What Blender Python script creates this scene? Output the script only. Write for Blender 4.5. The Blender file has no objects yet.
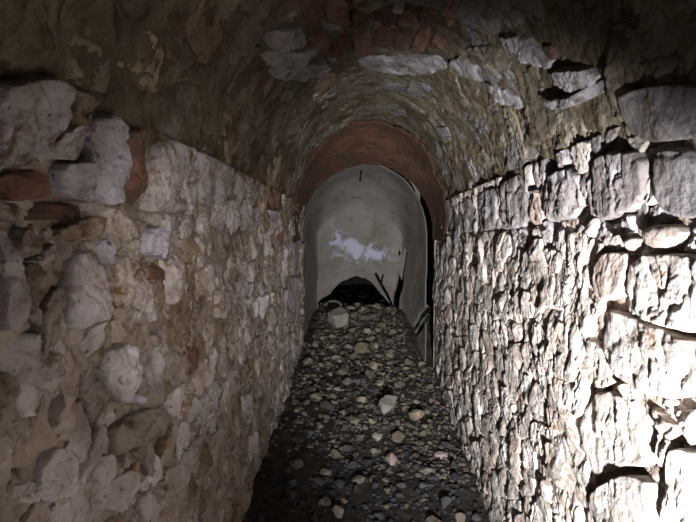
import bpy, bmesh, math, random
import numpy as np
from mathutils import Vector, Matrix, Euler

# ------------------------------------------------------------------ camera, light, exposure
scene = bpy.context.scene
C = scene.collection
EYE = 1.40
FPX = 520.0                      # focal length in pixels of the 696 x 522 frame
cam_data = bpy.data.cameras.new('camera')
cam_data.sensor_width = 36.0
cam_data.lens = FPX / 696.0 * 36.0
cam_data.clip_start = 0.02
cam = bpy.data.objects.new('camera', cam_data)
C.objects.link(cam)
cam.location = (0, 0, EYE)
cam.rotation_euler = (math.radians(90 - 2.86), 0, math.radians(1.54))
scene.camera = cam

world = bpy.data.worlds.new('world')
scene.world = world
world.use_nodes = True
world.node_tree.nodes['Background'].inputs[0].default_value = (0.72, 0.78, 1.0, 1)
world.node_tree.nodes['Background'].inputs[1].default_value = 0.06

def lamp(name, kind, loc, target, energy, color, size, cone=None, blend=1.0):
    d = bpy.data.lights.new(name, kind)
    d.energy = energy
    d.color = color
    d.shadow_soft_size = size
    if cone:
        d.spot_size = math.radians(cone)
        d.spot_blend = blend
    o = bpy.data.objects.new(name, d)
    C.objects.link(o)
    o.location = loc
    o.rotation_euler = (Vector(target) - Vector(loc)).to_track_quat('-Z', 'Y').to_euler()
    return o
# a torch held low beside the right wall, its beam and its wide spill; an added fill at the camera brightens the far left wall
TORCH = (0.30, -0.05, 0.78)
lamp('torch_beam', 'SPOT', TORCH, (0.66, 1.50, 0.92), 1050, (0.94, 0.95, 1.0), 0.025, 69, 1.0)
lamp('torch_spill', 'POINT', TORCH, (0.66, 1.45, 1.10), 3.5, (0.97, 0.96, 1.0), 0.02)
lamp('left_wall_fill', 'SPOT', (-0.03, 0.02, EYE + 0.02), (-0.34, 2.8, 1.22), 68, (1.0, 0.95, 0.94), 0.012, 48, 1.0)

vs = scene.view_settings
vs.view_transform = 'Standard'
vs.look = 'None'
vs.gamma = 1.0
vs.exposure = 0.0
vs.use_curve_mapping = False

# ------------------------------------------------------------------ numeric helpers
RNG = np.random.default_rng(7)
random.seed(7)
TAB = RNG.random((64, 64, 64)).astype(np.float32)

def vnoise(p):
    """value noise in -1..1 for an (n,3) array"""
    i = np.floor(p).astype(np.int64)
    f = p - i
    f = f * f * f * (f * (f * 6 - 15) + 10)
    i &= 63
    j = (i + 1) & 63
    x0, y0, z0 = i[:, 0], i[:, 1], i[:, 2]
    x1, y1, z1 = j[:, 0], j[:, 1], j[:, 2]
    fx, fy, fz = f[:, 0], f[:, 1], f[:, 2]
    a = TAB[x0, y0, z0] * (1 - fx) + TAB[x1, y0, z0] * fx
    b = TAB[x0, y1, z0] * (1 - fx) + TAB[x1, y1, z0] * fx
    c = TAB[x0, y0, z1] * (1 - fx) + TAB[x1, y0, z1] * fx
    d = TAB[x0, y1, z1] * (1 - fx) + TAB[x1, y1, z1] * fx
    return ((a * (1 - fy) + b * fy) * (1 - fz) + (c * (1 - fy) + d * fy) * fz) * 2 - 1

def fbm(p, scale, octaves=4, gain=0.5):
    p = np.asarray(p, dtype=np.float64) * scale
    s = np.zeros(len(p)); a = 1.0; n = 0.0
    for k in range(octaves):
        s += a * vnoise(p + 17.3 * k)
        n += a; a *= gain; p = p * 2.03
    return s / n

def ridge(p, scale, octaves=3):
    p = np.asarray(p, dtype=np.float64) * scale
    s = np.zeros(len(p)); a = 1.0; n = 0.0
    for k in range(octaves):
        s += a * (1 - np.abs(vnoise(p + 31.7 * k)))
        n += a; a *= 0.5; p = p * 2.1
    return s / n

def smooth(x, a, b):
    t = np.clip((x - a) / (b - a), 0, 1)
    return t * t * (3 - 2 * t)

def mesh_object(name, verts, quads, mat, parent=None, origin=None, tris=None, shade=True):
    verts = np.asarray(verts, dtype=np.float64)
    if origin is not None:
        verts = verts - np.asarray(origin)
    me = bpy.data.meshes.new(name)
    quads = np.asarray(quads, dtype=np.int32).reshape(-1, 4) if quads is not None and len(quads) else np.zeros((0, 4), np.int32)
    tris = np.asarray(tris, dtype=np.int32).reshape(-1, 3) if tris is not None and len(tris) else np.zeros((0, 3), np.int32)
    me.vertices.add(len(verts))
    me.vertices.foreach_set('co', verts.astype(np.float32).ravel())
    nl = quads.size + tris.size
    me.loops.add(nl)
    me.loops.foreach_set('vertex_index', np.concatenate([quads.ravel(), tris.ravel()]).astype(np.int32))
    me.polygons.add(len(quads) + len(tris))
    starts = np.concatenate([np.arange(len(quads)) * 4, quads.size + np.arange(len(tris)) * 3]).astype(np.int32)
    me.polygons.foreach_set('loop_start', starts)
    me.update(calc_edges=True)
    me.validate()
    if shade:
        me.polygons.foreach_set('use_smooth', np.ones(len(me.polygons), dtype=bool))
    me.materials.append(mat)
    o = bpy.data.objects.new(name, me)
    C.objects.link(o)
    if origin is not None:
        o.location = origin
    if parent is not None:
        o.parent = parent
    return o

def grid_quads(nu, nv, flip=False):
    i = np.arange(nu - 1)[:, None] * nv + np.arange(nv - 1)[None, :]
    q = np.stack([i, i + nv, i + nv + 1, i + 1], -1).reshape(-1, 4)
    return q[:, ::-1] if flip else q

def tag(o, label, cat, group=None, kind=None):
    o['label'] = label
    o['category'] = cat
    if group: o['group'] = group
    if kind: o['kind'] = kind
    return o

# ------------------------------------------------------------------ materials
def srgb(r, g, b):
    f = lambda c: (c / 255 / 12.92) if c / 255 <= 0.04045 else ((c / 255 + 0.055) / 1.055) ** 2.4
    return (f(r), f(g), f(b), 1)

def rock_material(name, ramp, dirt, dirt_amount=0.5, scale=7.0, bump=0.5, rough=0.9, vary=0.25, pits=0.5, fine=70.0, dirt2=None, moss=None):
    m = bpy.data.materials.new(name)
    m.use_nodes = True
    nt = m.node_tree; N = nt.nodes; L = nt.links
    bs = N['Principled BSDF']
    bs.inputs['Roughness'].default_value = rough
    bs.inputs['Specular IOR Level'].default_value = 0.25
    geo = N.new('ShaderNodeNewGeometry')
    oi = N.new('ShaderNodeObjectInfo')
    def noise(sc, det=6, ro=0.6, dist=0.0):
        n = N.new('ShaderNodeTexNoise')
        n.inputs['Scale'].default_value = sc
        n.inputs['Detail'].default_value = det
        n.inputs['Roughness'].default_value = ro
        n.inputs['Distortion'].default_value = dist
        L.new(geo.outputs['Position'], n.inputs['Vector'])
        return n.outputs['Fac']
    def mapr(src, a, b, c=0.0, d=1.0):
        r = N.new('ShaderNodeMapRange')
        r.interpolation_type = 'SMOOTHSTEP'
        for k, v in zip((1, 2, 3, 4), (a, b, c, d)): r.inputs[k].default_value = v
        L.new(src, r.inputs[0]); return r.outputs[0]
    def mix(fac, a, b, mode='MIX'):
        x = N.new('ShaderNodeMix'); x.data_type = 'RGBA'; x.blend_type = mode
        if isinstance(fac, float): x.inputs[0].default_value = fac
        else: L.new(fac, x.inputs[0])
        for s, v in ((6, a), (7, b)):
            if isinstance(v, tuple): x.inputs[s].default_value = v
            else: L.new(v, x.inputs[s])
        return x.outputs[2]
    cr = N.new('ShaderNodeValToRGB')
    cr.color_ramp.elements[0].position = 0.3; cr.color_ramp.elements[1].position = 0.7
    cr.color_ramp.elements[0].color = ramp[0]; cr.color_ramp.elements[1].color = ramp[-1]
    if len(ramp) == 3:
        e = cr.color_ramp.elements.new(0.5); e.color = ramp[1]
    L.new(noise(scale, 5, 0.6, 0.4), cr.inputs[0])
    col = cr.outputs[0]
    if dirt2:
        col = mix(mapr(noise(3.1, 4, 0.6, 0.6), 0.50, 0.66), col, dirt2)
    if dirt_amount > 0:
        col = mix(mapr(noise(11.0, 8, 0.68, 0.8), 0.62 - 0.22 * dirt_amount, 0.78 - 0.22 * dirt_amount), col, dirt)
    if moss:
        col = mix(mapr(noise(4.3, 6, 0.65, 0.5), 0.56, 0.72), col, moss)
    # dark pits of the stone itself
    if pits > 0:
        col = mix(mapr(noise(40.0, 5, 0.62), 0.61, 0.70, 0.0, pits), col, (0.02, 0.016, 0.013, 1))
    hv = N.new('ShaderNodeHueSaturation')
    L.new(col, hv.inputs['Color'])
    L.new(mapr(oi.outputs['Random'], 0, 1, 1 - vary, 1 + vary), hv.inputs['Value'])
    L.new(hv.outputs[0], bs.inputs['Base Color'])
    b1 = N.new('ShaderNodeBump'); b1.inputs['Strength'].default_value = bump; b1.inputs['Distance'].default_value = 0.02
    L.new(noise(fine * 0.35, 8, 0.65), b1.inputs['Height'])
    b2 = N.new('ShaderNodeBump'); b2.inputs['Strength'].default_value = bump * 0.6; b2.inputs['Distance'].default_value = 0.006
    L.new(noise(fine * 1.5, 6, 0.7), b2.inputs['Height'])
    L.new(b1.outputs[0], b2.inputs['Normal'])
    L.new(b2.outputs[0], bs.inputs['Normal'])
    m['sockets'] = 1
    return m

M = {}
M['pale'] = rock_material('pale_limestone', [srgb(134, 122, 114), srgb(176, 167, 164), srgb(202, 196, 198)], srgb(112, 90, 66), 0.55, vary=0.2, bump=1.0, pits=0.7)
M['pale_clean'] = rock_material('pale_grey_limestone', [srgb(140, 130, 128), srgb(176, 170, 174), srgb(196, 192, 200)], srgb(112, 92, 70), 0.4, vary=0.06, bump=1.0, pits=0.8)
M['tan'] = rock_material('tan_stone', [srgb(126, 112, 100), srgb(164, 150, 138), srgb(190, 178, 170)], srgb(100, 80, 60), 0.6, vary=0.25, bump=1.0, pits=0.7)
M['ochre'] = rock_material('ochre_stone', [srgb(102, 86, 68), srgb(138, 119, 98), srgb(164, 147, 128)], srgb(82, 64, 46), 0.6, vary=0.25, bump=1.0, pits=0.7, moss=srgb(92, 84, 44))
M['brick'] = rock_material('red_brick', [srgb(84, 58, 46), srgb(112, 80, 66), srgb(138, 108, 94)], srgb(84, 68, 52), 0.55, vary=0.2, bump=1.0, pits=0.5)
M['vault_brick'] = rock_material('dull_red_vault_brick', [srgb(80, 54, 44), srgb(104, 74, 62), srgb(128, 102, 92)], srgb(96, 82, 72), 0.55, vary=0.2, pits=0.5)
M['mortar_left'] = rock_material('brown_lime_mortar', [srgb(118, 104, 90), srgb(150, 136, 122), srgb(174, 162, 150)], srgb(92, 74, 56), 0.5, scale=9, vary=0.0, pits=0.8, bump=0.8, moss=srgb(98, 84, 44))
M['right'] = rock_material('grey_hewn_stone', [srgb(126, 113, 101), srgb(168, 158, 148), srgb(194, 187, 180)], srgb(130, 106, 86), 0.3, vary=0.14, pits=0.5, bump=0.8)
M['right_pink'] = rock_material('pinkish_hewn_stone', [srgb(134, 116, 103), srgb(164, 149, 138), srgb(188, 176, 167)], srgb(116, 93, 76), 0.35, vary=0.14, pits=0.5, bump=0.8)
M['mortar_right'] = rock_material('grey_earth_mortar', [srgb(104, 90, 78), srgb(136, 122, 110), srgb(158, 146, 136)], srgb(86, 68, 54), 0.4, scale=9, vary=0.0, bump=0.9)
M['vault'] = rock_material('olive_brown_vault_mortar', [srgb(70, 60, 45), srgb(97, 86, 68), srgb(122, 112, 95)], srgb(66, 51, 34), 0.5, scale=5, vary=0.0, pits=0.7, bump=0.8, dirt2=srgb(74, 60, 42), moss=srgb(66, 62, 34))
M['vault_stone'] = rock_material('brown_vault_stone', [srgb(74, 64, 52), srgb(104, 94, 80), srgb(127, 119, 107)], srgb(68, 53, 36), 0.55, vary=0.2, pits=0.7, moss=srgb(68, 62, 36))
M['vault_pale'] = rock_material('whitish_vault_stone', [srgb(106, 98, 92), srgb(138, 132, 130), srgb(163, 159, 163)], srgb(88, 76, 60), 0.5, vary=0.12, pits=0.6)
M['vault_grey_lit'] = rock_material('lit_lavender_grey_vault_stone', [srgb(80, 74, 69), srgb(106, 100, 96), srgb(128, 122, 121)], srgb(76, 65, 52), 0.4, vary=0.18, pits=0.6, bump=0.8)  # greyer stone, its colour also lifted to stand in for light on the right
M['right_grey_shaded'] = rock_material('shaded_grey_hewn_stone', [srgb(104, 95, 90), srgb(132, 124, 121), srgb(154, 148, 148)], srgb(100, 84, 70), 0.35, vary=0.16, pits=0.5, bump=0.8)  # greyer stone, also darkened in colour for the weaker light above the springing
M['red_plaster'] = rock_material('red_brown_plaster', [srgb(66, 46, 34), srgb(86, 58, 44), srgb(102, 72, 56)], srgb(60, 52, 32), 0.6, scale=4, vary=0.0, pits=0.25, bump=0.5, moss=srgb(60, 56, 32))
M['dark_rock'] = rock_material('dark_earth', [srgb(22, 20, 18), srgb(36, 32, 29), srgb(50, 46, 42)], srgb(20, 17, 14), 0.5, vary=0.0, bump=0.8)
M['soil'] = rock_material('damp_dark_soil', [srgb(34, 30, 26), srgb(54, 48, 41), srgb(72, 64, 55)], srgb(30, 25, 20), 0.5, scale=10, vary=0.0, bump=1.0, fine=110)
M['rubble'] = rock_material('grey_brown_rubble', [srgb(74, 66, 57), srgb(106, 96, 85), srgb(132, 123, 113)], srgb(56, 48, 38), 0.5, vary=0.35, pits=0.4)
M['rubble_ochre'] = rock_material('ochre_rubble', [srgb(84, 76, 62), srgb(116, 107, 88), srgb(140, 131, 112)], srgb(66, 56, 40), 0.45, vary=0.25, pits=0.4)
M['rubble_dark'] = rock_material('dark_grey_rubble', [srgb(40, 38, 37), srgb(60, 58, 57), srgb(80, 78, 77)], srgb(36, 32, 27), 0.4, vary=0.3, pits=0.3)
M['rubble_pale'] = rock_material('pale_rubble', [srgb(112, 106, 94), srgb(138, 131, 120), srgb(156, 150, 142)], srgb(88, 78, 62), 0.2, vary=0.05, pits=0.3)
M['rubble_pink'] = rock_material('pink_rubble', [srgb(128, 106, 98), srgb(150, 128, 120), srgb(166, 148, 142)], srgb(96, 78, 66), 0.2, vary=0.05, pits=0.3)

def plaster_material():
    m = rock_material('grey_smoothed_plaster', [srgb(94, 89, 80), srgb(110, 105, 98), srgb(122, 117, 112)], srgb(82, 77, 60), 0.3, scale=3.0, vary=0.0, pits=0.15, bump=0.22)
    nt = m.node_tree; N = nt.nodes; L = nt.links
    bs = N['Principled BSDF']
    src = bs.inputs['Base Color'].links[0].from_socket
    geo = N.new('ShaderNodeNewGeometry')
    # whitish scraped patch in a ragged horizontal band above the hole
    sep = N.new('ShaderNodeSeparateXYZ'); L.new(geo.outputs['Position'], sep.inputs[0])
    def math2(op, a, b=None):
        n = N.new('ShaderNodeMath'); n.operation = op
        for k, v in enumerate((a, b)):
            if v is None: continue
            if isinstance(v, (int, float)): n.inputs[k].default_value = v
            else: L.new(v, n.inputs[k])
        return n.outputs[0]
    nz = N.new('ShaderNodeTexNoise'); nz.inputs['Scale'].default_value = 6.5; nz.inputs['Detail'].default_value = 7
    nz.inputs['Roughness'].default_value = 0.62; nz.inputs['Distortion'].default_value = 0.8
    L.new(geo.outputs['Position'], nz.inputs['Vector'])
    zc = math2('ADD', math2('MULTIPLY', sep.outputs[0], -0.28), EYE - 0.16)       # band sinks to the right
    dz = math2('ABSOLUTE', math2('SUBTRACT', sep.outputs[2], zc))
    dx = math2('ABSOLUTE', math2('SUBTRACT', sep.outputs[0], -0.02))
    band = math2('MULTIPLY', math2('MAXIMUM', math2('SUBTRACT', 1.0, math2('MULTIPLY', dz, 4.0)), 0.0), math2('MAXIMUM', math2('SUBTRACT', 1.0, math2('POWER', math2('MULTIPLY', dx, 2.3), 4.0)), 0.0))
    band = math2('MAXIMUM', band, 0.0)
    v = math2('ADD', math2('MULTIPLY', band, 0.34), nz.outputs['Fac'])
    r = N.new('ShaderNodeMapRange'); r.interpolation_type = 'SMOOTHSTEP'
    r.inputs[1].default_value = 0.68; r.inputs[2].default_value = 0.84
    L.new(v, r.inputs[0])
    x = N.new('ShaderNodeMix'); x.data_type = 'RGBA'
    L.new(r.outputs[0], x.inputs[0]); L.new(src, x.inputs[6]); x.inputs[7].default_value = srgb(154, 154, 170)
    L.new(x.outputs[2], bs.inputs['Base Color'])
    return m
M['plaster'] = plaster_material()

# ------------------------------------------------------------------ the tunnel's cross-section
XL, XR = -0.54, 0.66
XC, AV, HV = 0.06, 0.60, 0.88           # vault: centre, half width, rise
ZB = -0.25
Y_END = 4.70                            # the side walls end here
Y_RING = 4.00                           # the red arch ring begins here
Y0 = -1.0
th = np.linspace(math.pi, 0, 241)
prof = np.concatenate([
    np.stack([np.full(60, XL), np.linspace(ZB, EYE, 61)[:-1]], 1),
    np.stack([XC + AV * np.cos(th), EYE + HV * np.sin(th) ** 0.95], 1),
    np.stack([np.full(60, XR), np.linspace(EYE, ZB, 61)[1:]], 1)])
seg = np.linalg.norm(np.diff(prof, axis=0), axis=1)
sarr = np.concatenate([[0], np.cumsum(seg)])
S_TOT = sarr[-1]
S_L = EYE - ZB                          # left springing
S_R = S_TOT - (EYE - ZB)                # right springing
UP = 0.27                               # wall masonry climbs this far above the springing
tang = np.gradient(prof, sarr, axis=0)
tang /= np.linalg.norm(tang, axis=1)[:, None]
nrm = np.stack([tang[:, 1], -tang[:, 0]], 1)          # points into the tunnel
k = np.ones(9) / 9
for c in (0, 1):
    nrm[:, c] = np.convolve(np.pad(nrm[:, c], 4, 'edge'), k, 'valid')

def surf(y, s, h):
    px = np.interp(s, sarr, prof[:, 0]); pz = np.interp(s, sarr, prof[:, 1])
    nx = np.interp(s, sarr, nrm[:, 0]); nz = np.interp(s, sarr, nrm[:, 1])
    return np.stack([px + nx * h, y, pz + nz * h], -1)

RM = cam.rotation_euler.to_matrix()
def ray(px, py):
    return np.array(RM @ Vector(((px - 348) / FPX, -(py - 261) / FPX, -1.0)))

def inside(x, z):
    if z <= EYE: return XL < x < XR
    c = (x - XC) / AV
    if abs(c) >= 1: return False
    return z < EYE + HV * (1 - c * c) ** 0.475

def pick(px, py):
    """where a line of sight meets the tunnel's surface, as (y, s)"""
    d = ray(px, py); t = 0.05
    while t < 9 and inside(d[0] * t, EYE + d[2] * t): t += 0.02
    a, b = t - 0.02, t
    for _ in range(20):
        m = (a + b) / 2
        if inside(d[0] * m, EYE + d[2] * m): a = m
        else: b = m
    x, z = d[0] * a, EYE + d[2] * a
    i = np.argmin((prof[:, 0] - x) ** 2 + (prof[:, 1] - z) ** 2)
    j = min(max(i, 1), len(prof) - 2)
    v = prof[j + 1] - prof[j - 1]
    f = np.dot(np.array([x, z]) - prof[j - 1], v) / np.dot(v, v)
    return d[1] * a, sarr[j - 1] + f * (sarr[j + 1] - sarr[j - 1])

def wave(y, s):
    p = np.stack([np.asarray(y), np.asarray(s), np.full_like(np.asarray(y, dtype=float), 3.3)], -1)
    return 0.016 * fbm(p, 2.2, 2)

# ------------------------------------------------------------------ masonry
def clip(poly, n, d):
    out = []
    for i in range(len(poly)):
        a, b = poly[i], poly[(i + 1) % len(poly)]
        da, db = a[0] * n[0] + a[1] * n[1] - d, b[0] * n[0] + b[1] * n[1] - d
        if da <= 0: out.append(a)
        if da * db < 0:
            t = da / (da - db)
            out.append((a[0] + (b[0] - a[0]) * t, a[1] + (b[1] - a[1]) * t))
    return out

def in_poly(p, poly):
    c = False; j = len(poly) - 1
    for i in range(len(poly)):
        if (poly[i][1] > p[1]) != (poly[j][1] > p[1]) and p[0] < (poly[j][0] - poly[i][0]) * (p[1] - poly[i][1]) / (poly[j][1] - poly[i][1]) + poly[i][0]:
            c = not c
        j = i
    return c

def area(poly):
    return 0.5 * abs(sum(poly[i][0] * poly[i - 1][1] - poly[i - 1][0] * poly[i][1] for i in range(len(poly))))

def cells(seeds, ghosts, dom):
    allp = np.array(seeds + ghosts)
    res = []
    for i, p in enumerate(seeds):
        poly = [(dom[0], dom[2]), (dom[1], dom[2]), (dom[1], dom[3]), (dom[0], dom[3])]
        poly = clip(poly, (1, 0), p[0] + 0.3); poly = clip(poly, (-1, 0), -p[0] + 0.3)
        poly = clip(poly, (0, 1), p[1] + 0.25); poly = clip(poly, (0, -1), -p[1] + 0.25)
        d2 = ((allp - np.array(p)) ** 2).sum(1)
        for j in np.argsort(d2)[1:26]:
            q = allp[j]
            n = (q[0] - p[0], q[1] - p[1])
            poly = clip(poly, n, (q[0] ** 2 + q[1] ** 2 - p[0] ** 2 - p[1] ** 2) / 2)
            if len(poly) < 3: break
        res.append(poly if len(poly) >= 3 else None)
    return res

def chaikin(poly, n):
    p = np.array(poly)
    for _ in range(n):
        q = np.roll(p, -1, 0)
        p = np.stack([p * 0.78 + q * 0.22, p * 0.22 + q * 0.78], 1).reshape(-1, 2)
    return p

def resample(p, n):
    q = np.vstack([p, p[:1]])
    d = np.concatenate([[0], np.cumsum(np.linalg.norm(np.diff(q, axis=0), axis=1))])
    t = np.linspace(0, d[-1], n + 1)[:-1]
    return np.stack([np.interp(t, d, q[:, 0]), np.interp(t, d, q[:, 1])], 1)

def stone(poly, mat, parent, proud, gap, rough, dome=0.012, tilt=0.12, fissure=0.0, name='stone', rounds=1, edge=0.10, collect=None, chip=0.5, grit=0.22, mid=0.6):
    if parent.name == 'wall_right': grit = 0.08; mid = 0.38
    if 'brick' in mat.name: name = 'brick'
    p = chaikin(poly, rounds)
    c = p.mean(0)
    size = math.sqrt(max(area(poly), 1e-5))
    dist = math.hypot(c[0], 0.8)
    step = max(0.0042, 0.0026 * dist)
    segs = int(min(96, max(18, 3.6 * size / step)))
    rings = int(min(20, max(5, 0.5 * size / step)))
    p = resample(p, segs)
    rr = np.linalg.norm(p - c, axis=1)
    p = c + (p - c) * np.clip(1 - gap / np.maximum(rr, 1e-3), 0.3, 1)[:, None]
    seed = RNG.random(3) * 40
    pn = np.concatenate([p, np.zeros((len(p), 1))], 1) + seed
    p = c + (p - c) * (1 + edge * fbm(pn, 9.0 / 1.0, 3) + edge * 0.5 * fbm(pn, 34.0, 2))[:, None]
    fr = np.concatenate([np.linspace(0, 0.93, rings)[1:], [0.972, 0.995, 1.0, 1.0]])
    hd = np.concatenate([np.zeros(rings - 1), [0.05, 0.3, 1.0, 1.0]])
    uv = [c[None, :]] + [c + (p - c) * f for f in fr]
    uv = np.concatenate(uv)
    r = np.concatenate([[0.0], np.repeat(fr, segs)])
    drop = np.concatenate([[0.0], np.repeat(hd, segs)])
    q3 = np.concatenate([uv, np.full((len(uv), 1), 1.7)], 1)
    t1, t2 = (RNG.random(2) - 0.5) * 2 * tilt
    h = proud + dome * (1 - r ** 3) - dome * 0.5
    h = h + np.clip((uv[:, 0] - c[0]) * t1 + (uv[:, 1] - c[1]) * t2, -0.03, 0.03)
    for kk in range(4):                                   # chipped facets
        an = RNG.random() * 6.283; sl_ = RNG.uniform(0.12, 0.55); of = RNG.uniform(0.12, 0.45) * size
        pr_ = (uv[:, 0] - c[0]) * math.cos(an) + (uv[:, 1] - c[1]) * math.sin(an)
        h = np.minimum(h, h * (1 - chip) + chip * (proud + 0.004 - sl_ * (pr_ - of)))
    h = h + rough * (0.9 * fbm(q3 + seed, 9.0, 4, 0.55) + mid * fbm(q3 + seed, 30.0, 4, 0.62) + grit * fbm(q3 + seed, 90.0, 2, 0.6))
    if fissure > 0:
        wq = q3 + 0.04 * np.stack([fbm(q3 + 5, 8, 2), fbm(q3 + 9, 8, 2), np.zeros(len(q3))], 1)
        wq = wq * np.array([1.0, 0.55, 1.0])
        f1 = 1 - np.abs(vnoise(wq * 13.0))
        f2 = 1 - np.abs(vnoise(wq * 29.0 + 7))
        h = h - fissure * smooth(f1, 0.86, 0.99) - 0.3 * fissure * smooth(f2, 0.86, 0.99)
        st = vnoise(wq * 18.0 + 3)                       # split faces: stepped flakes
        h = h + fissure * 0.6 * np.round(st * 2.2) / 2.2
    h = h * (1 - drop) + drop * (-0.012)
    h[-segs:] = -0.06
    h = h + wave(uv[:, 0], uv[:, 1])
    v = surf(uv[:, 0], uv[:, 1], h)
    n = len(fr)
    base = 1 + np.arange(n - 1)[:, None] * segs + np.arange(segs)[None, :]
    nxt = 1 + np.arange(n - 1)[:, None] * segs + (np.arange(segs)[None, :] + 1) % segs
    quads = np.stack([base, base + segs, nxt + segs, nxt], -1).reshape(-1, 4)
    tr = np.stack([np.zeros(segs, int), 1 + np.arange(segs), 1 + (np.arange(segs) + 1) % segs], -1)
    sg = np.sum((p[:, 0] - c[0]) * np.roll(p[:, 1] - c[1], -1) - np.roll(p[:, 0] - c[0], -1) * (p[:, 1] - c[1]))
    if sg > 0:
        quads = quads[:, ::-1]; tr = tr[:, ::-1]
    if collect is not None:
        collect.append((v, quads, tr)); return None
    org = surf(np.array([c[0]]), np.array([c[1]]), np.array([0.0]))[0]
    return mesh_object(name, v, quads, mat, parent, org, tr)

def base_surface(name, s0, s1, y0, y1, step, mean, amp, mat, holes=0.0, ragged=False, fade=None):
    ys = [y0]
    while ys[-1] < y1: ys.append(ys[-1] + (0.03 if ys[-1] < 0.3 else min(max(0.0042 * ys[-1], 0.0045), step)))
    ys = np.array(ys); ys = y0 + (ys - y0) * (y1 - y0) / (ys[-1] - y0)
    ns = int((s1 - s0) / 0.0075) + 1; ny = len(ys)
    S, Yy = np.meshgrid(np.linspace(s0, s1, ns), ys, indexing='ij')
    s = S.ravel(); y = Yy.ravel()
    q = np.stack([y, s, np.full_like(y, 1.7)], -1)
    h = mean + amp * (0.6 * fbm(q, 7.0, 3, 0.55) + 0.55 * fbm(q + 11, 22.0, 5, 0.62) + 0.35 * (ridge(q + 3, 16.0, 3) - 0.7))
    if holes > 0:
        h = h - holes * smooth(fbm(q + 23, 8.0, 3), 0.25, 0.5)
    if fade is not None:                                  # tuck the upper edge behind the vault
        h = h - 0.07 * smooth(np.abs(s - fade), 0.09, 0.0)
    if ragged:
        ed = np.minimum(s - s0, s1 - s)
        h = h + smooth(ed, 0.16, 0.03) * (0.035 * fbm(q + 40, 6.0, 3) - 0.004 - 0.03 * smooth(ed, 0.03, 0.0))
    h = h + wave(y, s)
    h = np.where((y < Y0 + 0.01), 0, h)
    return mesh_object(name, surf(y, s, h), grid_quads(ns, ny, False), mat)

def courses(s0, s1, y0, y1, rh, lmin, lk, jit, up=True):
    """seeds of rough courses, starting at s0"""
    out = []; s = s0
    sign = 1 if s1 > s0 else -1
    while (s1 - s) * sign > 0.03:
        hgt = rh * random.uniform(0.75, 1.3)
        y = y0 - random.uniform(0, 0.1)
        while y < y1:
            ln = (lmin + lk * max(y, 0.6)) * random.uniform(0.55, 1.55)
            if random.random() < 0.16 and hgt > 0.1:
                for f in (0.25, 0.75):
                    out.append((y + ln / 2 + random.uniform(-.3, .3) * jit, s + sign * hgt * f))
            else:
                out.append((y + ln / 2, s + sign * hgt * 0.5 + random.uniform(-jit, jit) * 0.5))
            y += ln
        s += sign * hgt
    return out

def polys(px_list):
    return [pick(*p) for p in px_list]

def rim_points(poly, off, spacing):
    p = np.array(poly)
    per = np.linalg.norm(np.roll(p, -1, 0) - p, axis=1).sum()
    r = resample(p, max(6, int(per / spacing)))
    t = np.roll(r, -1, 0) - np.roll(r, 1, 0)
    t /= np.maximum(np.linalg.norm(t, axis=1), 1e-6)[:, None]
    nn = np.stack([t[:, 1], -t[:, 0]], 1)
    a = r + nn * abs(off)
    ins = np.mean([in_poly(q, poly) for q in a]) > 0.5
    return [tuple(q) for q in r + nn * (off if not ins else -off)]

def ghosts_of(poly):
    p = np.array(poly); c = p.mean(0)
    size = math.sqrt(area(poly))
    d = min(0.028, size * 0.2)
    return rim_points(poly, -d, 0.012) + [tuple(c)], rim_points(poly, d, min(0.13, 0.05 + 0.4 * size)), d

def near_poly(q, poly, d):
    if in_poly(q, poly): return True
    p = np.array(poly); b = np.roll(p, -1, 0); ab = b - p
    t = np.clip(((np.array(q) - p) * ab).sum(1) / np.maximum((ab * ab).sum(1), 1e-9), 0, 1)
    return np.min(np.linalg.norm(np.array(q) - (p + t[:, None] * ab), axis=1)) < d

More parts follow.
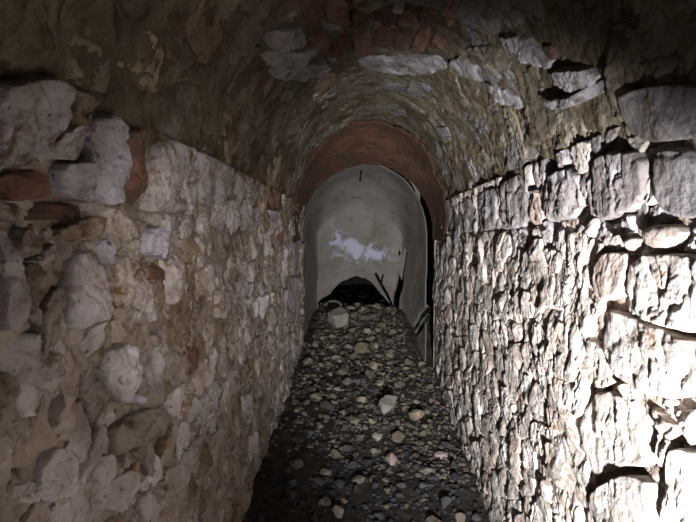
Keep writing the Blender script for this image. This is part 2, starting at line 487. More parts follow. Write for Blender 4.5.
def masonry(parent, seeds, specials, dom, mats, pr, gap, rough, fissure, dome=0.012, tilt=0.12, limit=300, skip=0.0, amin=0.0008, edge=0.10, restmat='tan'):
    gh = []
    extra = []
    for k_, sp in enumerate(specials):
        g, e, d = ghosts_of(sp[0]); gh += g
        seeds = [q for q in seeds if abs(q[0] - sp[0][0][0]) > 0.8 or not near_poly(q, sp[0], d * 2.2)]
        extra += [(q, k_, d) for q in e]
    keep = []
    for q, k_, d in extra:
        if any(j_ != k_ and near_poly(q, sp[0], 0.006) for j_, sp in enumerate(specials)): continue
        if any((q[0] - a) ** 2 + (q[1] - b) ** 2 < 0.03 ** 2 for a, b in keep): continue
        keep.append(q)
    seeds = seeds + keep
    seeds = [s for s in seeds if dom[0] < s[0] < dom[1] and dom[2] < s[1] < dom[3] and not any(in_poly(s, sp[0]) for sp in specials)]
    n = 0
    for sp in specials:
        poly, mat, kw = sp
        a = dict(proud=pr[1], gap=gap * 0.6, rough=rough, dome=dome, tilt=tilt * 0.4, fissure=fissure, edge=edge * 0.6)
        a.update(kw)
        if parent.name == 'wall_right': a['chip'] = 0.2; a['proud'] = min(a['proud'], 0.024); a['gap'] = min(a['gap'], 0.003); a['dome'] = min(a['dome'], 0.012)
        stone(poly, M[mat], parent, **a); n += 1
    cl = [(area(c), c) for c in cells(seeds, gh, dom) if c is not None]
    cl = [c for c in cl if c[0] > amin]
    cl.sort(key=lambda c: -c[0] / np.mean([q[0] for q in c[1]]) ** 2.4 if np.mean([q[0] for q in c[1]]) > 0.8 else -c[0] * 0.1)
    rest = []
    for a, c in cl:
        if random.random() < skip: continue
        ctr = np.mean(np.array(c), 0)
        mat = mats(ctr)
        stone(c, M[mat], parent, random.uniform(*pr), gap * random.uniform(0.6, 1.5), rough * random.uniform(0.7, 1.2), dome * random.uniform(0.4, 1.4), tilt, fissure, edge=edge, collect=rest if n >= limit else None)
        n += 1
    if rest:
        vv = []; qq = []; tt = []; off = 0
        for v, q, t in rest:
            vv.append(v); qq.append(q + off); tt.append(t + off); off += len(v)
        o = mesh_object('small_stones', np.concatenate(vv), np.concatenate(qq), M[restmat], parent, None, np.concatenate(tt))
        o['kind'] = 'stuff'
    return n

# ---- left wall
wall_left = base_surface('wall_left', 0, S_L + UP + 0.02, Y0, Y_END, 0.013, -0.004, 0.030, M['mortar_left'], 0.02, False, S_L + UP + 0.02)
tag(wall_left, 'rubble stone side wall in brown mortar along the dim left of the tunnel', 'wall', kind='structure')
sl = []
def L(mat, pts, **kw): sl.append((polys(pts), mat, kw))
L('pale', [(-14, 84), (20, 76), (52, 74), (69, 88), (66, 120), (50, 160), (22, 168), (-14, 160)], proud=0.03)
L('pale_clean', [(86, 120), (104, 113), (119, 116), (122, 150), (121, 190), (112, 208), (78, 204), (57, 192), (56, 166), (84, 158)], proud=0.035)
L('brick', [(124, 132), (146, 124), (144, 152), (140, 186), (128, 212), (120, 212), (124, 170)], proud=0.018, rough=0.014)
L('brick', [(2, 172), (50, 168), (56, 198), (20, 204), (2, 198)], proud=0.008, rough=0.016)
L('brick', [(14, 206), (66, 202), (104, 210), (96, 220), (50, 220), (16, 222)], proud=0.002, rough=0.016)
L('pale', [(148, 146), (166, 140), (168, 178), (160, 212), (134, 214), (140, 190)], proud=0.024)
L('pale', [(168, 138), (196, 150), (198, 215), (164, 213), (170, 180)], proud=0.018)
L('pale', [(60, 252), (82, 250), (98, 292), (96, 318), (70, 330), (52, 328), (54, 300)], proud=0.03)
L('pale_clean', [(94, 240), (104, 236), (112, 260), (104, 268), (96, 262)], proud=0.026)
L('pale_clean', [(140, 228), (158, 226), (160, 250), (150, 262), (138, 250)], proud=0.026)
L('pale', [(0, 228), (10, 228), (12, 280), (14, 330), (-8, 334), (-8, 230)], proud=0.02)
L('pale', [(12, 228), (28, 226), (32, 250), (14, 262)], proud=0.022)
L('tan', [(106, 252), (122, 256), (126, 308), (108, 312), (102, 290)], proud=0.024)
L('brick', [(104, 292), (116, 294), (114, 310), (104, 308)], proud=0.012, rough=0.006)
L('ochre', [(58, 226), (100, 212), (104, 230), (92, 238), (60, 240)], proud=0.02)
L('ochre', [(18, 262), (36, 262), (38, 290), (16, 294)], proud=0.012)
L('tan', [(120, 240), (136, 236), (140, 262), (124, 264)], proud=0.014)
L('pale', [(160, 250), (182, 258), (182, 310), (160, 302)], proud=0.02)
L('pale', [(126, 276), (140, 268), (150, 320), (130, 330)], proud=0.018)
L('pale', [(96, 352), (128, 340), (132, 380), (112, 406), (98, 400)], proud=0.024)
L('pale', [(30, 452), (52, 444), (54, 486), (34, 500), (22, 488)], proud=0.026)
L('tan', [(104, 420), (150, 402), (160, 430), (118, 450), (108, 460)], proud=0.03)
L('pale', [(104, 478), (122, 466), (128, 494), (112, 516), (98, 506)], proud=0.028)
L('pale', [(134, 352), (150, 348), (158, 384), (146, 396), (138, 380)], proud=0.018)
L('pale_clean', [(118, 394), (128, 392), (130, 404), (120, 406)], proud=0.03)
L('pale', [(286, 236), (300, 236), (300, 275), (287, 275)], proud=0.012, rough=0.006)
L('pale', [(286, 277), (300, 277), (301, 322), (288, 322)], proud=0.012, rough=0.006)
rows = courses(S_L, 0.1, 0.5, Y_END, 0.115, 0.075, 0.042, 0.05) + courses(S_L, S_L + UP, 0.5, Y_END - 0.3, 0.13, 0.09, 0.05, 0.04)
def left_mats(c):
    y, s = c
    r = random.random()
    low = (S_L - s) / 1.2
    if r < 0.58 - 0.22 * low: return 'pale'
    if r < 0.86: return 'tan'
    if r < 0.98: return 'ochre'
    return 'brick'
masonry(wall_left, rows, sl, (0.2, Y_END + 0.005, 0.05, S_L + UP), left_mats, (-0.006, 0.018), 0.003, 0.022, 0.006, dome=0.006, tilt=0.14, edge=0.13)

# ---- right wall
wall_right = base_surface('wall_right', S_R - UP - 0.02, S_TOT, Y0, Y_END, 0.013, -0.012, 0.030, M['mortar_right'], 0.02, False, S_R - UP - 0.02)
tag(wall_right, 'rough hewn grey stone side wall, brightly lit, on the right of the tunnel', 'wall', kind='structure')
sr = []
def R(mat, pts, **kw): sr.append((polys(pts), mat, kw))
R('right_grey_shaded', [(624, 96), (650, 84), (690, 80), (720, 86), (724, 130), (694, 138), (660, 142), (634, 132)], proud=0.034, rough=0.012, fissure=0.003)
R('right_pink', [(646, 232), (660, 224), (682, 224), (690, 236), (676, 248), (654, 248)], proud=0.05, rough=0.008, dome=0.03, fissure=0.0)
R('right', [(632, 240), (640, 236), (644, 248), (634, 252)], proud=0.03, dome=0.02, rough=0.006, fissure=0.0)
R('right_pink', [(600, 258), (616, 250), (634, 254), (626, 296), (604, 302), (597, 280)], proud=0.03, rough=0.01, fissure=0.003)
R('right', [(636, 256), (696, 252), (716, 262), (716, 330), (690, 334), (640, 316), (630, 296)], proud=0.035, rough=0.016, fissure=0.008)
R('right', [(604, 308), (640, 318), (690, 338), (716, 344), (716, 396), (650, 398), (612, 372), (600, 340)], proud=0.034, rough=0.018, fissure=0.006)
R('right', [(588, 506), (598, 488), (622, 474), (656, 478), (664, 500), (664, 534), (584, 534)], proud=0.034, rough=0.012, fissure=0.003, gap=0.008)
R('right', [(668, 456), (676, 446), (700, 450), (724, 456), (724, 540), (668, 540)], proud=0.034, rough=0.012, fissure=0.003, gap=0.008)
R('right', [(600, 388), (640, 404), (660, 432), (656, 468), (620, 466), (590, 480), (578, 440), (584, 404)], proud=0.008, rough=0.014, fissure=0.005)
R('right_pink', [(528, 192), (540, 188), (546, 222), (532, 226)], proud=0.02)
R('right_grey_shaded', [(664, 146), (700, 150), (712, 216), (690, 220), (662, 206), (660, 170)], proud=0.025, rough=0.012, fissure=0.004)
R('right_grey_shaded', [(606, 150), (652, 150), (652, 204), (610, 222), (590, 214), (592, 176)], proud=0.022, rough=0.016)
R('right_grey_shaded', [(546, 176), (580, 164), (584, 216), (548, 224)], proud=0.026)
R('right_grey_shaded', [(500, 182), (526, 172), (530, 226), (500, 230)], proud=0.02)
R('right_grey_shaded', [(476, 194), (498, 186), (496, 230), (478, 232)], proud=0.016)
R('right_grey_shaded', [(458, 204), (474, 196), (474, 232), (460, 233)], proud=0.010)
rows = courses(S_R, S_TOT - 0.1, 0.7, Y_END, 0.125, 0.06, 0.056, 0.045) + courses(S_R, S_R - UP, 0.7, Y_RING, 0.14, 0.10, 0.05, 0.03)
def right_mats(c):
    if c[1] < S_R and random.random() < 0.8: return 'right_grey_shaded'
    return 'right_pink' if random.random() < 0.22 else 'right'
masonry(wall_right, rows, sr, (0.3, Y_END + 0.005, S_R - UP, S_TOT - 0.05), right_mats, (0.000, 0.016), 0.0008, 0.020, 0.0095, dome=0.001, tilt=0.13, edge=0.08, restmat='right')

# ---- vault
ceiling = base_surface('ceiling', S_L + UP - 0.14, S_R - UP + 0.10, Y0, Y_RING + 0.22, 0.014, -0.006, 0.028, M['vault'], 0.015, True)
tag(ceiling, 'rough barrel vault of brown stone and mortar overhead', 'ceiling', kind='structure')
sv = []
def V(mat, pts, **kw): sv.append((polys(pts), mat, kw))
V('vault_pale', [(268, 30), (300, 24), (306, 44), (280, 50), (262, 44)], proud=0.022)
V('vault_pale', [(262, 52), (300, 48), (330, 44), (330, 58), (296, 64), (266, 68)], proud=0.022)
V('vault_pale', [(268, 68), (312, 62), (350, 58), (352, 66), (310, 76), (276, 82)], proud=0.02)
V('vault_pale', [(356, 58), (404, 58), (446, 58), (446, 74), (400, 76), (358, 70)], proud=0.02)
V('vault_pale', [(450, 60), (462, 54), (484, 68), (492, 80), (476, 78), (454, 72)], proud=0.028, rough=0.006)
V('vault_pale', [(476, 82), (500, 84), (530, 106), (520, 110), (490, 98)], proud=0.02)
V('vault_pale', [(500, 34), (526, 30), (558, 58), (556, 66), (530, 62), (506, 52)], proud=0.022)
V('vault_pale', [(560, 66), (590, 64), (604, 78), (590, 92), (566, 84)], proud=0.024)
V('vault_pale', [(548, 98), (590, 92), (606, 76), (612, 88), (586, 104), (562, 108)], proud=0.026)
V('vault_stone', [(464, 44), (500, 40), (520, 62), (496, 76), (472, 62)], proud=0.016)
V('vault_brick', [(544, 44), (556, 42), (562, 58), (552, 58)], proud=0.014, rough=0.006)
V('vault_pale', [(392, 2), (406, 2), (405, 8), (392, 8)], proud=0.02)
V('vault_pale', [(366, 18), (382, 18), (382, 24), (366, 24)], proud=0.02)
V('vault_pale', [(322, 22), (340, 22), (340, 27), (322, 27)], proud=0.02)
for (x0, x1) in ((306, 326), (328, 350), (352, 372), (374, 394), (396, 414), (416, 432), (434, 452)):
    e = (x0 + x1) / 2 - 362
    for (ya, yb) in ((30, 54), (-4, 27)):
        sh = lambda x, yy: 362 + (x - 362) * (235 - yy) / 205.0
        if ya < 0 and x0 in (352, 396): ya = 10
        if x0 == 328 and ya == 30: ya = 30
        V('vault_brick', [(sh(x0, ya), ya), (sh(x1, ya), ya), (sh(x1, yb), yb), (sh(x0, yb), yb)], proud=random.uniform(0.006, 0.016), rough=0.016, rounds=1, gap=0.002, edge=0.12)
sv = [q for q in sv if area(q[0]) > 0.0006]
rows = courses(S_L + UP, S_R - UP, 0.5, Y_RING, 0.16, 0.10, 0.09, 0.10)
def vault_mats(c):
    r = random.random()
    if c[1] > 0.5 * S_TOT + 0.12 and r < 0.6: return 'vault_grey_lit'
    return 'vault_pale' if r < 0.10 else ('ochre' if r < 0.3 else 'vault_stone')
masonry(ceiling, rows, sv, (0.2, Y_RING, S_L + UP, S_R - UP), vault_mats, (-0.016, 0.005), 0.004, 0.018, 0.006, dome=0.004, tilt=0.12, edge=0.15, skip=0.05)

# ---- red arch ring, flaring from the vault down to the niche's arch
NX, NR, NH = 0.045, 0.605, 0.645         # niche arch: centre, half width, rise
def ring_surface():
    nt, ny = 200, 80
    T, U = np.meshgrid(np.linspace(math.pi * 1.02, -0.02 * math.pi, nt), np.linspace(0, 1, ny), indexing='ij')
    t = T.ravel(); u = U.ravel()
    e = u ** 1.3
    sn = np.sign(np.sin(t)) * np.abs(np.sin(t)) ** 0.95
    x = (XC + AV * np.cos(t)) * (1 - e) + (NX + NR * np.cos(t)) * e
    z = EYE + HV * sn * (1 - e) + NH * np.sin(t) * e
    y = Y_RING - 0.02 + (Y_END + 0.02 - Y_RING) * u
    y = y + (1 - u) ** 2 * 0.22 * fbm(np.stack([np.cos(t), np.sin(t), 0 * t + 2.2], -1), 3.0, 4, 0.6)
    q = np.stack([x, y, z], -1)
    d = 0.010 * fbm(q, 7, 4) + 0.004 * fbm(q, 30, 3)
    edge = smooth(u, 0.0, 0.03)
    d = d + 0.014 * edge
    r = np.stack([XC - x, np.zeros_like(x), EYE + 0.1 - z], -1)
    r /= np.linalg.norm(r, axis=1)[:, None]
    v = q + r * d[:, None]
    # turned-back lip
    v = v.reshape(nt, ny, 3)
    lip = v[:, -1:, :].copy(); lip[:, :, 1] += 0.03
    lip[:, 0, 0] = NX + (lip[:, 0, 0] - NX) * 1.10; lip[:, 0, 2] = EYE + (lip[:, 0, 2] - EYE) * 1.10
    v = np.concatenate([v, lip], 1)
    return mesh_object('trim_1', v.reshape(-1, 3), grid_quads(nt, ny + 1), M['red_plaster'])
tag(ring_surface(), 'smooth red-brown arch ring around the mouth of the pale niche', 'arch', kind='structure')

# ---- niche: plastered shell narrowing to a back wall with a broken hole
Y_BACK = 5.60
def crack_depth(P, lines):
    d = np.full(len(P), 9.0)
    for pts in lines:
        w = pts[0]
        pts = np.array(pts[1:])
        for a, b in zip(pts[:-1], pts[1:]):
            ab = b - a
            t = np.clip(((P - a) @ ab) / (ab @ ab), 0, 1)
            d = np.minimum(d, np.linalg.norm(P - (a + t[:, None] * ab), axis=1) / w)
    return d

def niche_right(u):
    return 0.580 - 0.09 * u - 0.09 * (1 - np.sqrt(np.clip(1 - u * u, 0, 1)))

def niche_point(t, u):
    """t: 0 left foot .. 1 right foot along the arch, u: 0 mouth .. 1 back"""
    ro = 1 - np.sqrt(np.clip(1 - u * u, 0, 1))
    wl = -0.545 + 0.015 * u + 0.06 * ro
    wr = niche_right(u)
    ctr = (wl + wr) / 2; half = (wr - wl) / 2
    rise = NH * (1 - 0.04 * u - 0.60 * ro)
    zf = 0.1
    leg = EYE - zf
    al = t * (2 * leg + math.pi * 0.62)
    x = np.empty_like(t); z = np.empty_like(t)
    a = al < leg; c = al > leg + math.pi * 0.62; b = ~(a | c)
    x[a] = wl[a]; z[a] = zf + al[a]
    x[c] = wr[c]; z[c] = EYE - (al[c] - leg - math.pi * 0.62)
    ang = math.pi - (al[b] - leg) / 0.62
    x[b] = ctr[b] + half[b] * np.cos(ang) * (1 - 0.30 * ro[b] * np.sin(ang)); z[b] = EYE + rise[b] * np.sin(ang)
    y = Y_END + 0.05 + (Y_BACK + 0.012 - Y_END - 0.05) * u
    return np.stack([x, y, z], -1)

def back_pt(px, py, y=Y_BACK):
    d = ray(px, py); f = y / d[1]
    return (d[0] * f, y, EYE + d[2] * f)
def side_pt(px, py):
    """a point on the niche's right flank (x shrinks with depth)"""
    d = ray(px, py)
    for u in np.linspace(0, 1, 400):
        y = Y_END + 0.05 + (Y_BACK + 0.012 - Y_END - 0.05) * u
        if d[0] / d[1] * y >= niche_right(u):
            return (d[0] / d[1] * y, y, EYE + d[2] / d[1] * y)
    return back_pt(px, py)
def along(f, pts):
    out = []
    for a, b in zip(pts[:-1], pts[1:]):
        for k_ in range(6):
            out.append(f(a[0] + (b[0] - a[0]) * k_ / 6, a[1] + (b[1] - a[1]) * k_ / 6))
    return out + [f(*pts[-1])]
cracks = [
    [2.8] + along(side_pt, ((405, 253), (403, 268), (401, 284), (397, 298), (396, 312), (398, 325), (402, 336))),
    [2.0] + along(side_pt, ((434, 302), (420, 316), (411, 332), (409, 345))),
    [2.4] + along(side_pt, ((426, 318), (417, 330), (412, 342))),
    [0.9] + along(back_pt, ((376, 274), (381, 284), (388, 296), (394, 310), (396, 322))),
    [0.5] + along(back_pt, ((383, 275), (381, 284))),
    [1.2] + along(back_pt, ((405, 253), (403, 268), (401, 284), (397, 298), (396, 312), (398, 325))),
    [0.6] + along(back_pt, ((404, 266), (408, 258))),
    [1.0] + along(back_pt, ((404, 262), (400, 254), (401, 248))),
]
def niche_shell():
    nt, nu = 760, 190
    T, U = np.meshgrid(np.linspace(0, 1, nt), np.sin(np.linspace(0, math.pi / 2, nu)), indexing='ij')
    v = niche_point(T.ravel(), U.ravel())
    d = 0.010 * fbm(v, 4, 4) + 0.002 * fbm(v, 30, 3)
    rag = 0.03 * fbm(v + 4, 9, 3) * smooth(U.ravel(), 0.12, 0.0)   # ragged front edge
    v[:, 1] += rag
    g = crack_depth(v, cracks)
    d = d - 0.03 * smooth(g, 0.022, 0.010)
    open_ = g < 0.0115
    # short dark split in the crown
    g2 = crack_depth(v, [[0.8] + [tuple(niche_point(np.array([0.497]), np.array([uu]))[0]) for uu in (0.30, 0.62)]])
    open_ |= g2 < 0.010
    c = np.stack([np.full(len(v), NX), v[:, 1], np.minimum(v[:, 2], EYE)], -1)
    r = c - v; r /= np.maximum(np.linalg.norm(r, axis=1), 1e-4)[:, None]
    v = v + r * d[:, None]
    v = v.reshape(nt, nu, 3)
    lip = v[:, :1, :].copy()
    cc = np.array([NX, 0, EYE - 0.2])
    out = lip[:, 0, :] - cc; out[:, 1] = 0
    out[:, 2] = np.maximum(out[:, 2], 0)
    out /= np.maximum(np.linalg.norm(out, axis=1), 1e-3)[:, None]
    lip2 = lip.copy(); lip2[:, 0, :] += out * 0.010; lip2[:, 0, 1] += 0.012
    lip3 = lip2.copy(); lip3[:, 0, 1] += 0.05; lip3[:, 0, :] += out * 0.012
    v = np.concatenate([lip3, lip2, v], 1)
    om = np.concatenate([np.zeros((nt, 2), bool), open_.reshape(nt, nu)], 1).ravel()
    q = grid_quads(nt, nu + 2)
    q = q[~om[q].any(1)]
    return mesh_object('wall_niche', v.reshape(-1, 3), q, M['plaster'])
tag(niche_shell(), 'pale plastered arched flanks of the niche at the tunnel end, cracked on the right', 'wall', kind='structure')

HOLE = along(back_pt, ((312, 322), (314, 306), (322, 298), (331, 294), (335, 287), (342, 281), (350, 278), (357, 276), (365, 278), (371, 282), (377, 289), (384, 297), (391, 305), (397, 314), (398, 322)))
def back_wall():
    rim = np.array([(p[0], p[2]) for p in HOLE])
    rim = np.vstack([[rim[0, 0], 0.1], rim, [rim[-1, 0], 0.1]])
    # resample the open rim
    d = np.concatenate([[0], np.cumsum(np.linalg.norm(np.diff(rim, axis=0), axis=1))])
    n = 320
    t = np.linspace(0, d[-1], n)
    rim = np.stack([np.interp(t, d, rim[:, 0]), np.interp(t, d, rim[:, 1])], 1)
    rim += 0.008 * np.stack([fbm(np.c_[rim, np.zeros(n)], 18, 3), fbm(np.c_[rim, np.ones(n)], 18, 3)], 1)
    # outer outline, fanned to the same count
    ang = np.linspace(0, 1, n)
    out = []
    o = np.array([(-0.62, 0.1), (-0.62, EYE + 0.75), (0.62, EYE + 0.75), (0.62, 0.1)])
    od = np.concatenate([[0], np.cumsum(np.linalg.norm(np.diff(o, axis=0), axis=1))])
    tt = np.linspace(0, od[-1], n)
    out = np.stack([np.interp(tt, od, o[:, 0]), np.interp(tt, od, o[:, 1])], 1)
    m = 170
    f = (np.linspace(0, 1, m) ** 1.3)[None, :, None]
    xz = rim[:, None, :] * (1 - f) + out[:, None, :] * f
    y = np.full((n, m), Y_BACK)
    P = np.stack([xz[..., 0], y, xz[..., 1]], -1).reshape(-1, 3)
    g = crack_depth(P, cracks)
    dd = 0.012 * fbm(P, 4, 4) + 0.002 * fbm(P, 30, 3) + 0.03 * smooth(g, 0.020, 0.009)
    om = np.concatenate([np.zeros((n, 3), bool), (g < 0.0105).reshape(n, m)], 1).ravel()
    P[:, 1] += dd
    P = P.reshape(n, m, 3)
    lip = []
    for k, (sx, yy) in enumerate(((1.0, 0.075), (1.0, 0.05), (0.995, 0.02))):
        q = P[:, :1, :].copy(); q[:, 0, 1] = Y_BACK + yy + 0.02 * fbm(q[:, 0, :], 9, 2)
        lip.append(q)
    P = np.concatenate(lip + [P], 1)
    q = grid_quads(n, m + 3)
    q = q[~om[q].any(1)]
    return mesh_object('wall_back', P.reshape(-1, 3), q, M['plaster'])
tag(back_wall(), 'pale plaster back wall of the niche with whitish scrapes above a dark hole', 'wall', kind='structure')

# dark passage beyond the hole, and the cavity behind the cracked shell
def passage():
    n, m = 60, 50
    A, U = np.meshgrid(np.linspace(-0.15 * math.pi, 1.15 * math.pi, n), np.linspace(0, 1, m), indexing='ij')
    a = A.ravel(); u = U.ravel()
    k = np.clip((1 - u) * 6, 0, 1) ** 0.5
    x = -0.01 + 0.62 * np.cos(a) * k
    z = 0.62 + 0.95 * np.sin(a) * k
    y = Y_BACK + 0.10 + 2.6 * u
    v = np.stack([x, y, z], -1)
    v += 0.05 * np.stack([fbm(v, 5, 4), fbm(v + 5, 5, 4), fbm(v + 9, 5, 4)], -1)
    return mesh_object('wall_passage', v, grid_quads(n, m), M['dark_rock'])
tag(passage(), 'dark earth sides of the low passage beyond the hole', 'wall', kind='structure')
def cavity():
    n, m = 50, 40
    A, U = np.meshgrid(np.linspace(-0.5 * math.pi, 1.5 * math.pi, n), np.linspace(0, 1, m), indexing='ij')
    a = A.ravel(); u = U.ravel()
    sgn = lambda v: np.sign(v) * np.abs(v) ** 0.5
    k = np.clip((1 - u) * 8, 0, 1)
    x = 0.05 + 1.15 * sgn(np.cos(a)) * k; z = 1.15 + 1.25 * sgn(np.sin(a)) * k
    y = Y_END - 0.02 + 4.2 * u
    v = np.stack([x, y, z], -1)
    v += 0.05 * np.stack([fbm(v, 4, 4), 0 * x, fbm(v + 9, 4, 4)], -1)
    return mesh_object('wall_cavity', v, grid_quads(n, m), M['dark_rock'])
tag(cavity(), 'dark rock of the cavity glimpsed through the gap right of the niche', 'wall', kind='structure')
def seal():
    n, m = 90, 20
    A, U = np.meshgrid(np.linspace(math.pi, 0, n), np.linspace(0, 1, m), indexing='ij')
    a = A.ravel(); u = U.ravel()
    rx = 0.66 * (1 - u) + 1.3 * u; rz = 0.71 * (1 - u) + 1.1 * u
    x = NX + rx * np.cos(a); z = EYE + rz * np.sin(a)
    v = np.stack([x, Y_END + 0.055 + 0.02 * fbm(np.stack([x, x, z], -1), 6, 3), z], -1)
    return mesh_object('wall_light_seal', v, grid_quads(n, m), M['dark_rock'])  # unseen plate, added to stop outside light leaking in above the arch
tag(seal(), 'unseen dark plate added behind the red-brown arch to keep light out', 'wall', kind='structure')
# ends of the side walls, facing the niche
def wall_end(name, xa, xb, label):
    n, m = 30, 110
    A, B = np.meshgrid(np.linspace(xa, xb, n), np.linspace(ZB, 2.5, m), indexing='ij')
    v = np.stack([A.ravel(), np.full(A.size, Y_END - 0.004), B.ravel()], -1)
    v[:, 1] += 0.02 * fbm(v, 8, 4)
    return tag(mesh_object(name, v, grid_quads(n, m), M['mortar_right']), label, 'wall', kind='structure')
wall_end('wall_right_end', XR - 0.01, XR + 0.6, 'broken end of the right wall beside the dark gap')
wall_end('wall_left_end', XL + 0.0, XL - 0.6, 'squared end of the left wall beside the niche')

# ------------------------------------------------------------------ floor
def floor_z(x, y):
    x = np.asarray(x, float); y = np.asarray(y, float)
    z = np.interp(y, [-1, 0, 2.2, 3.4, 4.7, 5.45, 5.8, 8], [-1.46, -1.44, -1.40, -1.28, -1.10, -0.83, -0.79, -0.80])
    tilt = np.interp(y, [0, 4.7, 5.5, 8], [-0.15, -0.19, -0.03, 0.0])
    z = EYE + z + (x - XC) * tilt
    q = np.stack([x, y, np.full_like(x, 9.1)], -1)
    return z + 0.035 * fbm(q, 3.0, 3) + 0.018 * fbm(q, 11.0, 4, 0.6)
nx, ny = 110, 520
X, Y = np.meshgrid(np.linspace(-0.66, 0.78, nx), np.linspace(Y0, 8.3, ny), indexing='ij')
x = X.ravel(); y = Y.ravel()
z = floor_z(x, y) + 0.006 * fbm(np.stack([x, y, 0 * x], -1), 45, 3, 0.6)
floor = mesh_object('floor', np.stack([x, y, z], -1), grid_quads(nx, ny), M['soil'])
tag(floor, 'dark damp earth floor of the tunnel, rising towards the niche', 'floor', kind='structure')

# rocks
def rock_data(seed, sub, sharp=13):
    rg = np.random.default_rng(seed)
    bm = bmesh.new()
    bmesh.ops.create_icosphere(bm, subdivisions=sub, radius=1.0)
    v = np.array([q.co[:] for q in bm.verts])
    f = np.array([[q.index for q in fc.verts] for fc in bm.faces])
    bm.free()
    if seed == 127:                                # squarish block
        v = np.sign(v) * np.minimum(np.abs(v), 0.62)
    for _ in range(sharp if seed != 127 else 5):
        n = rg.normal(size=3); n /= np.linalg.norm(n)
        d = rg.uniform(0.38, 0.75) if seed != 127 else 0.8
        e = np.maximum(v @ n - d, 0)
        v = v - n[None, :] * e[:, None]
    v = v * (1 + 0.12 * fbm(v + seed * 3.1, 1.6, 4))[:, None]
    v /= np.abs(v).max()
    return v, f

rock_meshes = {}
def rock_mesh(kind, mat):
    key = (kind, mat)
    if key not in rock_meshes:
        v, f = rock_data(100 + kind, 4 if kind >= 20 else 3)
        o = mesh_object('loose_stone_mesh', v, None, M[mat], None, None, f, shade=False)
        me = o.data
        bpy.data.objects.remove(o)
        me.name = 'loose_stone'
        rock_meshes[key] = me
    return rock_meshes[key]

placed = []
def put_rock(x, y, r, mat, kind, label, group=None, flat=0.6, rz=None, sink=0.35, lift=0.0, name='loose_stone', stretch=None):
    o = bpy.data.objects.new(name, rock_mesh(kind, mat))
    C.objects.link(o)
    sx, sy = stretch or (random.uniform(0.8, 1.15), random.uniform(0.75, 1.1))
    o.scale = (r * sx, r * sy, r * flat)
    o.rotation_euler = (random.uniform(-.25, .25), random.uniform(-.25, .25), random.uniform(0, 6.28) if rz is None else rz)
    o.location = (x, y, float(floor_z(np.array([x]), np.array([y]))[0]) + r * flat * (1 - 2 * sink) * 0.9 + lift)
    tag(o, label, 'stone', group)
    placed.append((x, y, r * (1.2 if kind >= 20 else 1.0)))
    return o

def floor_at(px, py):
    d = ray(px, py); t = 0.5
    while t < 9:
        if EYE + d[2] * t < floor_z(np.array([d[0] * t]), np.array([d[1] * t]))[0]: break
        t += 0.01
    return d[0] * t, d[1] * t

def at_rock(px, py, wpx, mat, kind, label, **kw):
    x, y = floor_at(px, py)
    return put_rock(x, y, wpx / 2 / FPX * y, mat, kind, label, **kw)

at_rock(388, 413, 27, 'rubble_pale', 20, 'pale grey angular stone with a peaked top in the middle of the floor', flat=0.85, sink=0.15, rz=0.4, stretch=(1, 0.8))
at_rock(376, 437, 17, 'rubble_pale', 21, 'small pale grey stone just below the peaked stone', flat=0.6)
at_rock(389, 462, 19, 'rubble_pink', 22, 'pale pink chunky stone in the middle of the near floor', flat=0.75, sink=0.25)
at_rock(441, 457, 27, 'rubble_pink', 23, 'flat pinkish stone lying close to the right wall', flat=0.4, rz=0.1, stretch=(1.0, 0.6))
at_rock(337, 458, 20, 'rubble_ochre', 24, 'rounded yellowish-grey stone on the left side of the near floor', flat=0.7)
at_rock(362, 401, 17, 'rubble_ochre', 25, 'tan stone left of the peaked stone', flat=0.45)
at_rock(405, 406, 12, 'rubble_pale', 26, 'small whitish stone touching the right side of the peaked stone', flat=0.6)
at_rock(434, 403, 18, 'rubble_pink', 21, 'flat pink-grey stone at the foot of the right wall', flat=0.4)
at_rock(338, 325, 21, 'rubble_pale', 27, 'pale squarish block below the dark hole', flat=0.85, sink=0.15, rz=0.55, stretch=(0.85, 0.9))
at_rock(352, 316, 15, 'rubble', 22, 'grey slab at the lip of the dark hole beside the pale block', flat=0.5)
at_rock(369, 318, 22, 'rubble', 20, 'long flat grey slab across the middle of the hole mouth', flat=0.4, stretch=(1.0, 0.6), rz=0.0)
at_rock(388, 317, 15, 'rubble_dark', 23, 'dark flat slab at the right side of the hole mouth', flat=0.45)
at_rock(390, 342, 16, 'rubble', 26, 'grey angular stone by the cracked right flank of the niche', flat=0.7)
at_rock(366, 332, 12, 'rubble_pale', 25, 'small light grey stone right below the slabs of the hole mouth', flat=0.6)
at_rock(378, 331, 10, 'rubble_pale', 24, 'smallest light grey stone between the slabs and the cracked flank', flat=0.5)
at_rock(360, 382, 16, 'rubble_dark', 27, 'dark slanted stone in the middle of the rubble slope', flat=0.5)
at_rock(424, 472, 22, 'rubble', 22, 'broad grey-brown stone sunk into the floor near the right wall', flat=0.35, sink=0.5)
at_rock(316, 345, 14, 'rubble_ochre', 23, 'ochre stone against the left flank of the niche', flat=0.7)

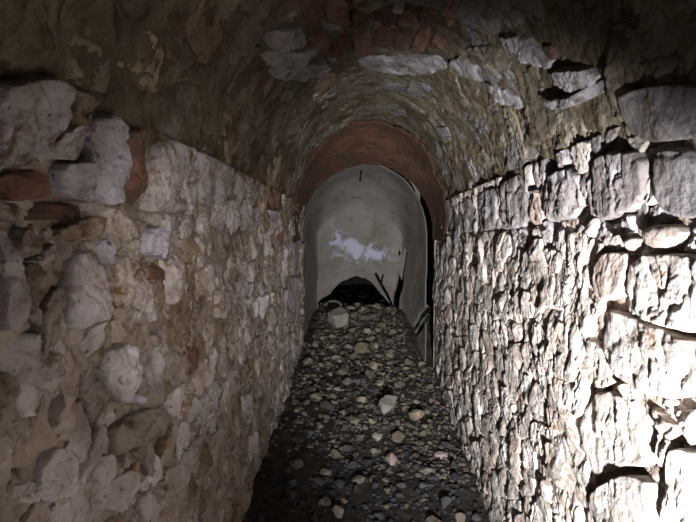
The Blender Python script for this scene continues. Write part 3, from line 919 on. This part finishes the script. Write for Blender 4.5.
# curved rim sticking out of the rubble at the left of the hole
def shard():
    cx, cy, cz = back_pt(333, 308, 5.36)
    n, m = 40, 8
    V_ = []
    a = np.linspace(math.radians(-25), math.radians(165), n)
    sec = [(0.098, 0), (0.102, 0.02), (0.10, 0.14), (0.078, 0.14), (0.076, 0.02), (0.080, 0), ]
    for k in a:
        for (r, dy) in sec:
            V_.append((cx + r * 1.0 * math.cos(k), cy + dy, cz + r * 0.8 * math.sin(k)))
    V_ = np.array(V_)
    V_ += 0.006 * np.stack([fbm(V_, 14, 3), fbm(V_ + 3, 14, 3), fbm(V_ + 6, 14, 3)], -1)
    ns = len(sec); q = []
    for i in range(n - 1):
        for j in range(ns):
            q.append((i * ns + j, i * ns + (j + 1) % ns, (i + 1) * ns + (j + 1) % ns, (i + 1) * ns + j))
    q.append((0, 5, 4, 1)); q.append((1, 4, 3, 2))
    b = (n - 1) * ns
    q.append((b, b + 1, b + 4, b + 5)); q.append((b + 1, b + 2, b + 3, b + 4))
    o = mesh_object('curved_shard', V_, q, M['rubble'], None, (cx, cy, cz))
    placed.append((cx, cy + 0.07, 0.13))
    tag(o, 'grey curved rim half buried in the rubble at the left of the dark hole', 'shard')
shard()

# the larger loose stones, one object each
n = 0; tries = 0
zones = [
    (2.1, 3.3, 'dark', 'small loose stone half sunk in the dark earth of the near floor', 'loose stones on the dark near floor'),
    (3.3, 4.4, 'mid', 'small grey-brown loose stone in the rubble halfway along the floor', 'loose stones halfway along the floor'),
    (4.4, 5.75, 'far', 'small ochre-grey loose stone on the rubble slope inside the niche', 'loose stones on the rubble slope of the niche')]
while n < 270 and tries < 20000:
    tries += 1
    y = random.uniform(2.05, 5.75) if random.random() < 0.35 else random.uniform(3.2, 5.7)
    wl = -0.50 if y < 4.7 else -0.44 + 0.02 * (y - 4.7)
    wr = 0.60 if y < 4.7 else 0.52 - 0.2 * (y - 4.7)
    x = random.uniform(wl, wr)
    if y < 3.6 and x < -0.25 and random.random() < 0.75: continue       # bare strip beside the left wall
    r = (1.35 if y > 4.5 else 1.0) * random.choice((0.026, 0.03, 0.034, 0.04, 0.046, 0.055, 0.068)) * (0.75 + 0.08 * y)
    if y < 3.3: r *= 0.85
    if any((x - a) ** 2 + (y - b) ** 2 < (0.97 * (r + c)) ** 2 for a, b, c in placed): continue
    if x - r < wl - 0.01 or x + r > wr + 0.02: continue
    zn = zones[0] if y < 3.3 else zones[1] if y < 4.4 else zones[2]
    rr = random.random()
    if zn[2] == 'far': mat = 'rubble_ochre' if rr < 0.6 else 'rubble' if rr < 0.9 else 'rubble_dark'
    elif zn[2] == 'mid': mat = 'rubble_ochre' if rr < 0.3 else 'rubble' if rr < 0.7 else 'rubble_dark'
    else: mat = 'rubble' if rr < 0.45 else 'rubble_dark'
    side = 'beside the left wall' if x < -0.18 else 'close to the right wall' if x > 0.26 else 'along the middle of the floor'
    if y > 4.7: side = 'by the left flank' if x < -0.15 else 'by the cracked right flank' if x > 0.2 else 'in the middle of the slope'
    tone = {'rubble': 'grey-brown', 'rubble_ochre': 'ochre', 'rubble_dark': 'dark grey'}[mat]
    where = {'dark': 'on the dark near floor', 'mid': 'halfway along the tunnel', 'far': 'on the rubble into the niche'}[zn[2]]
    lab = '%s loose stone %s, %s' % (tone, where, side)
    put_rock(x, y, r, mat, random.randint(0, 9), lab, zn[4], flat=random.uniform(0.5, 0.85), sink=random.uniform(0.18, 0.36))
    n += 1

# gravel too fine to count
def gravel(name, mat, count, label, y0, y1, rmin, rmax):
    protos = [rock_data(300 + k, 1 if rmax < 0.012 else 2, 6) for k in range(6)]
    vv = []; ff = []; off = 0
    for _ in range(count):
        y = random.uniform(y0, y1)
        wl = -0.54 if y < 4.7 else -0.46; wr = 0.64 if y < 4.7 else 0.56 - 0.2 * (y - 4.7)
        x = random.uniform(wl, wr)
        if y < 3.6 and x < -0.2 and random.random() < 0.6: continue
        r = random.uniform(rmin, rmax)
        v, f = random.choice(protos)
        a = random.uniform(0, 6.28); ca, sa = math.cos(a), math.sin(a)
        w = v * np.array([r * random.uniform(.7, 1.2), r, r * random.uniform(.5, .9)])
        w = np.stack([w[:, 0] * ca - w[:, 1] * sa + x, w[:, 0] * sa + w[:, 1] * ca + y, w[:, 2]], -1)
        w[:, 2] += float(floor_z(np.array([x]), np.array([y]))[0]) + r * 0.2
        vv.append(w); ff.append(f + off); off += len(v)
    o = mesh_object(name, np.concatenate(vv), None, M[mat], floor, None, np.concatenate(ff), shade=False)
    o['label'] = label; o['kind'] = 'stuff'
gravel('gravel', 'rubble', 2200, 'fine grey-brown gravel scattered between the loose stones of the floor', 2.9, 5.9, 0.008, 0.022)
gravel('gravel', 'rubble_dark', 1800, 'fine dark gravel chips scattered over the damp earth floor', 1.9, 5.0, 0.007, 0.020)
gravel('gravel', 'rubble_ochre', 450, 'fine ochre gravel on the rubble slope up to the hole', 4.2, 5.9, 0.008, 0.022)
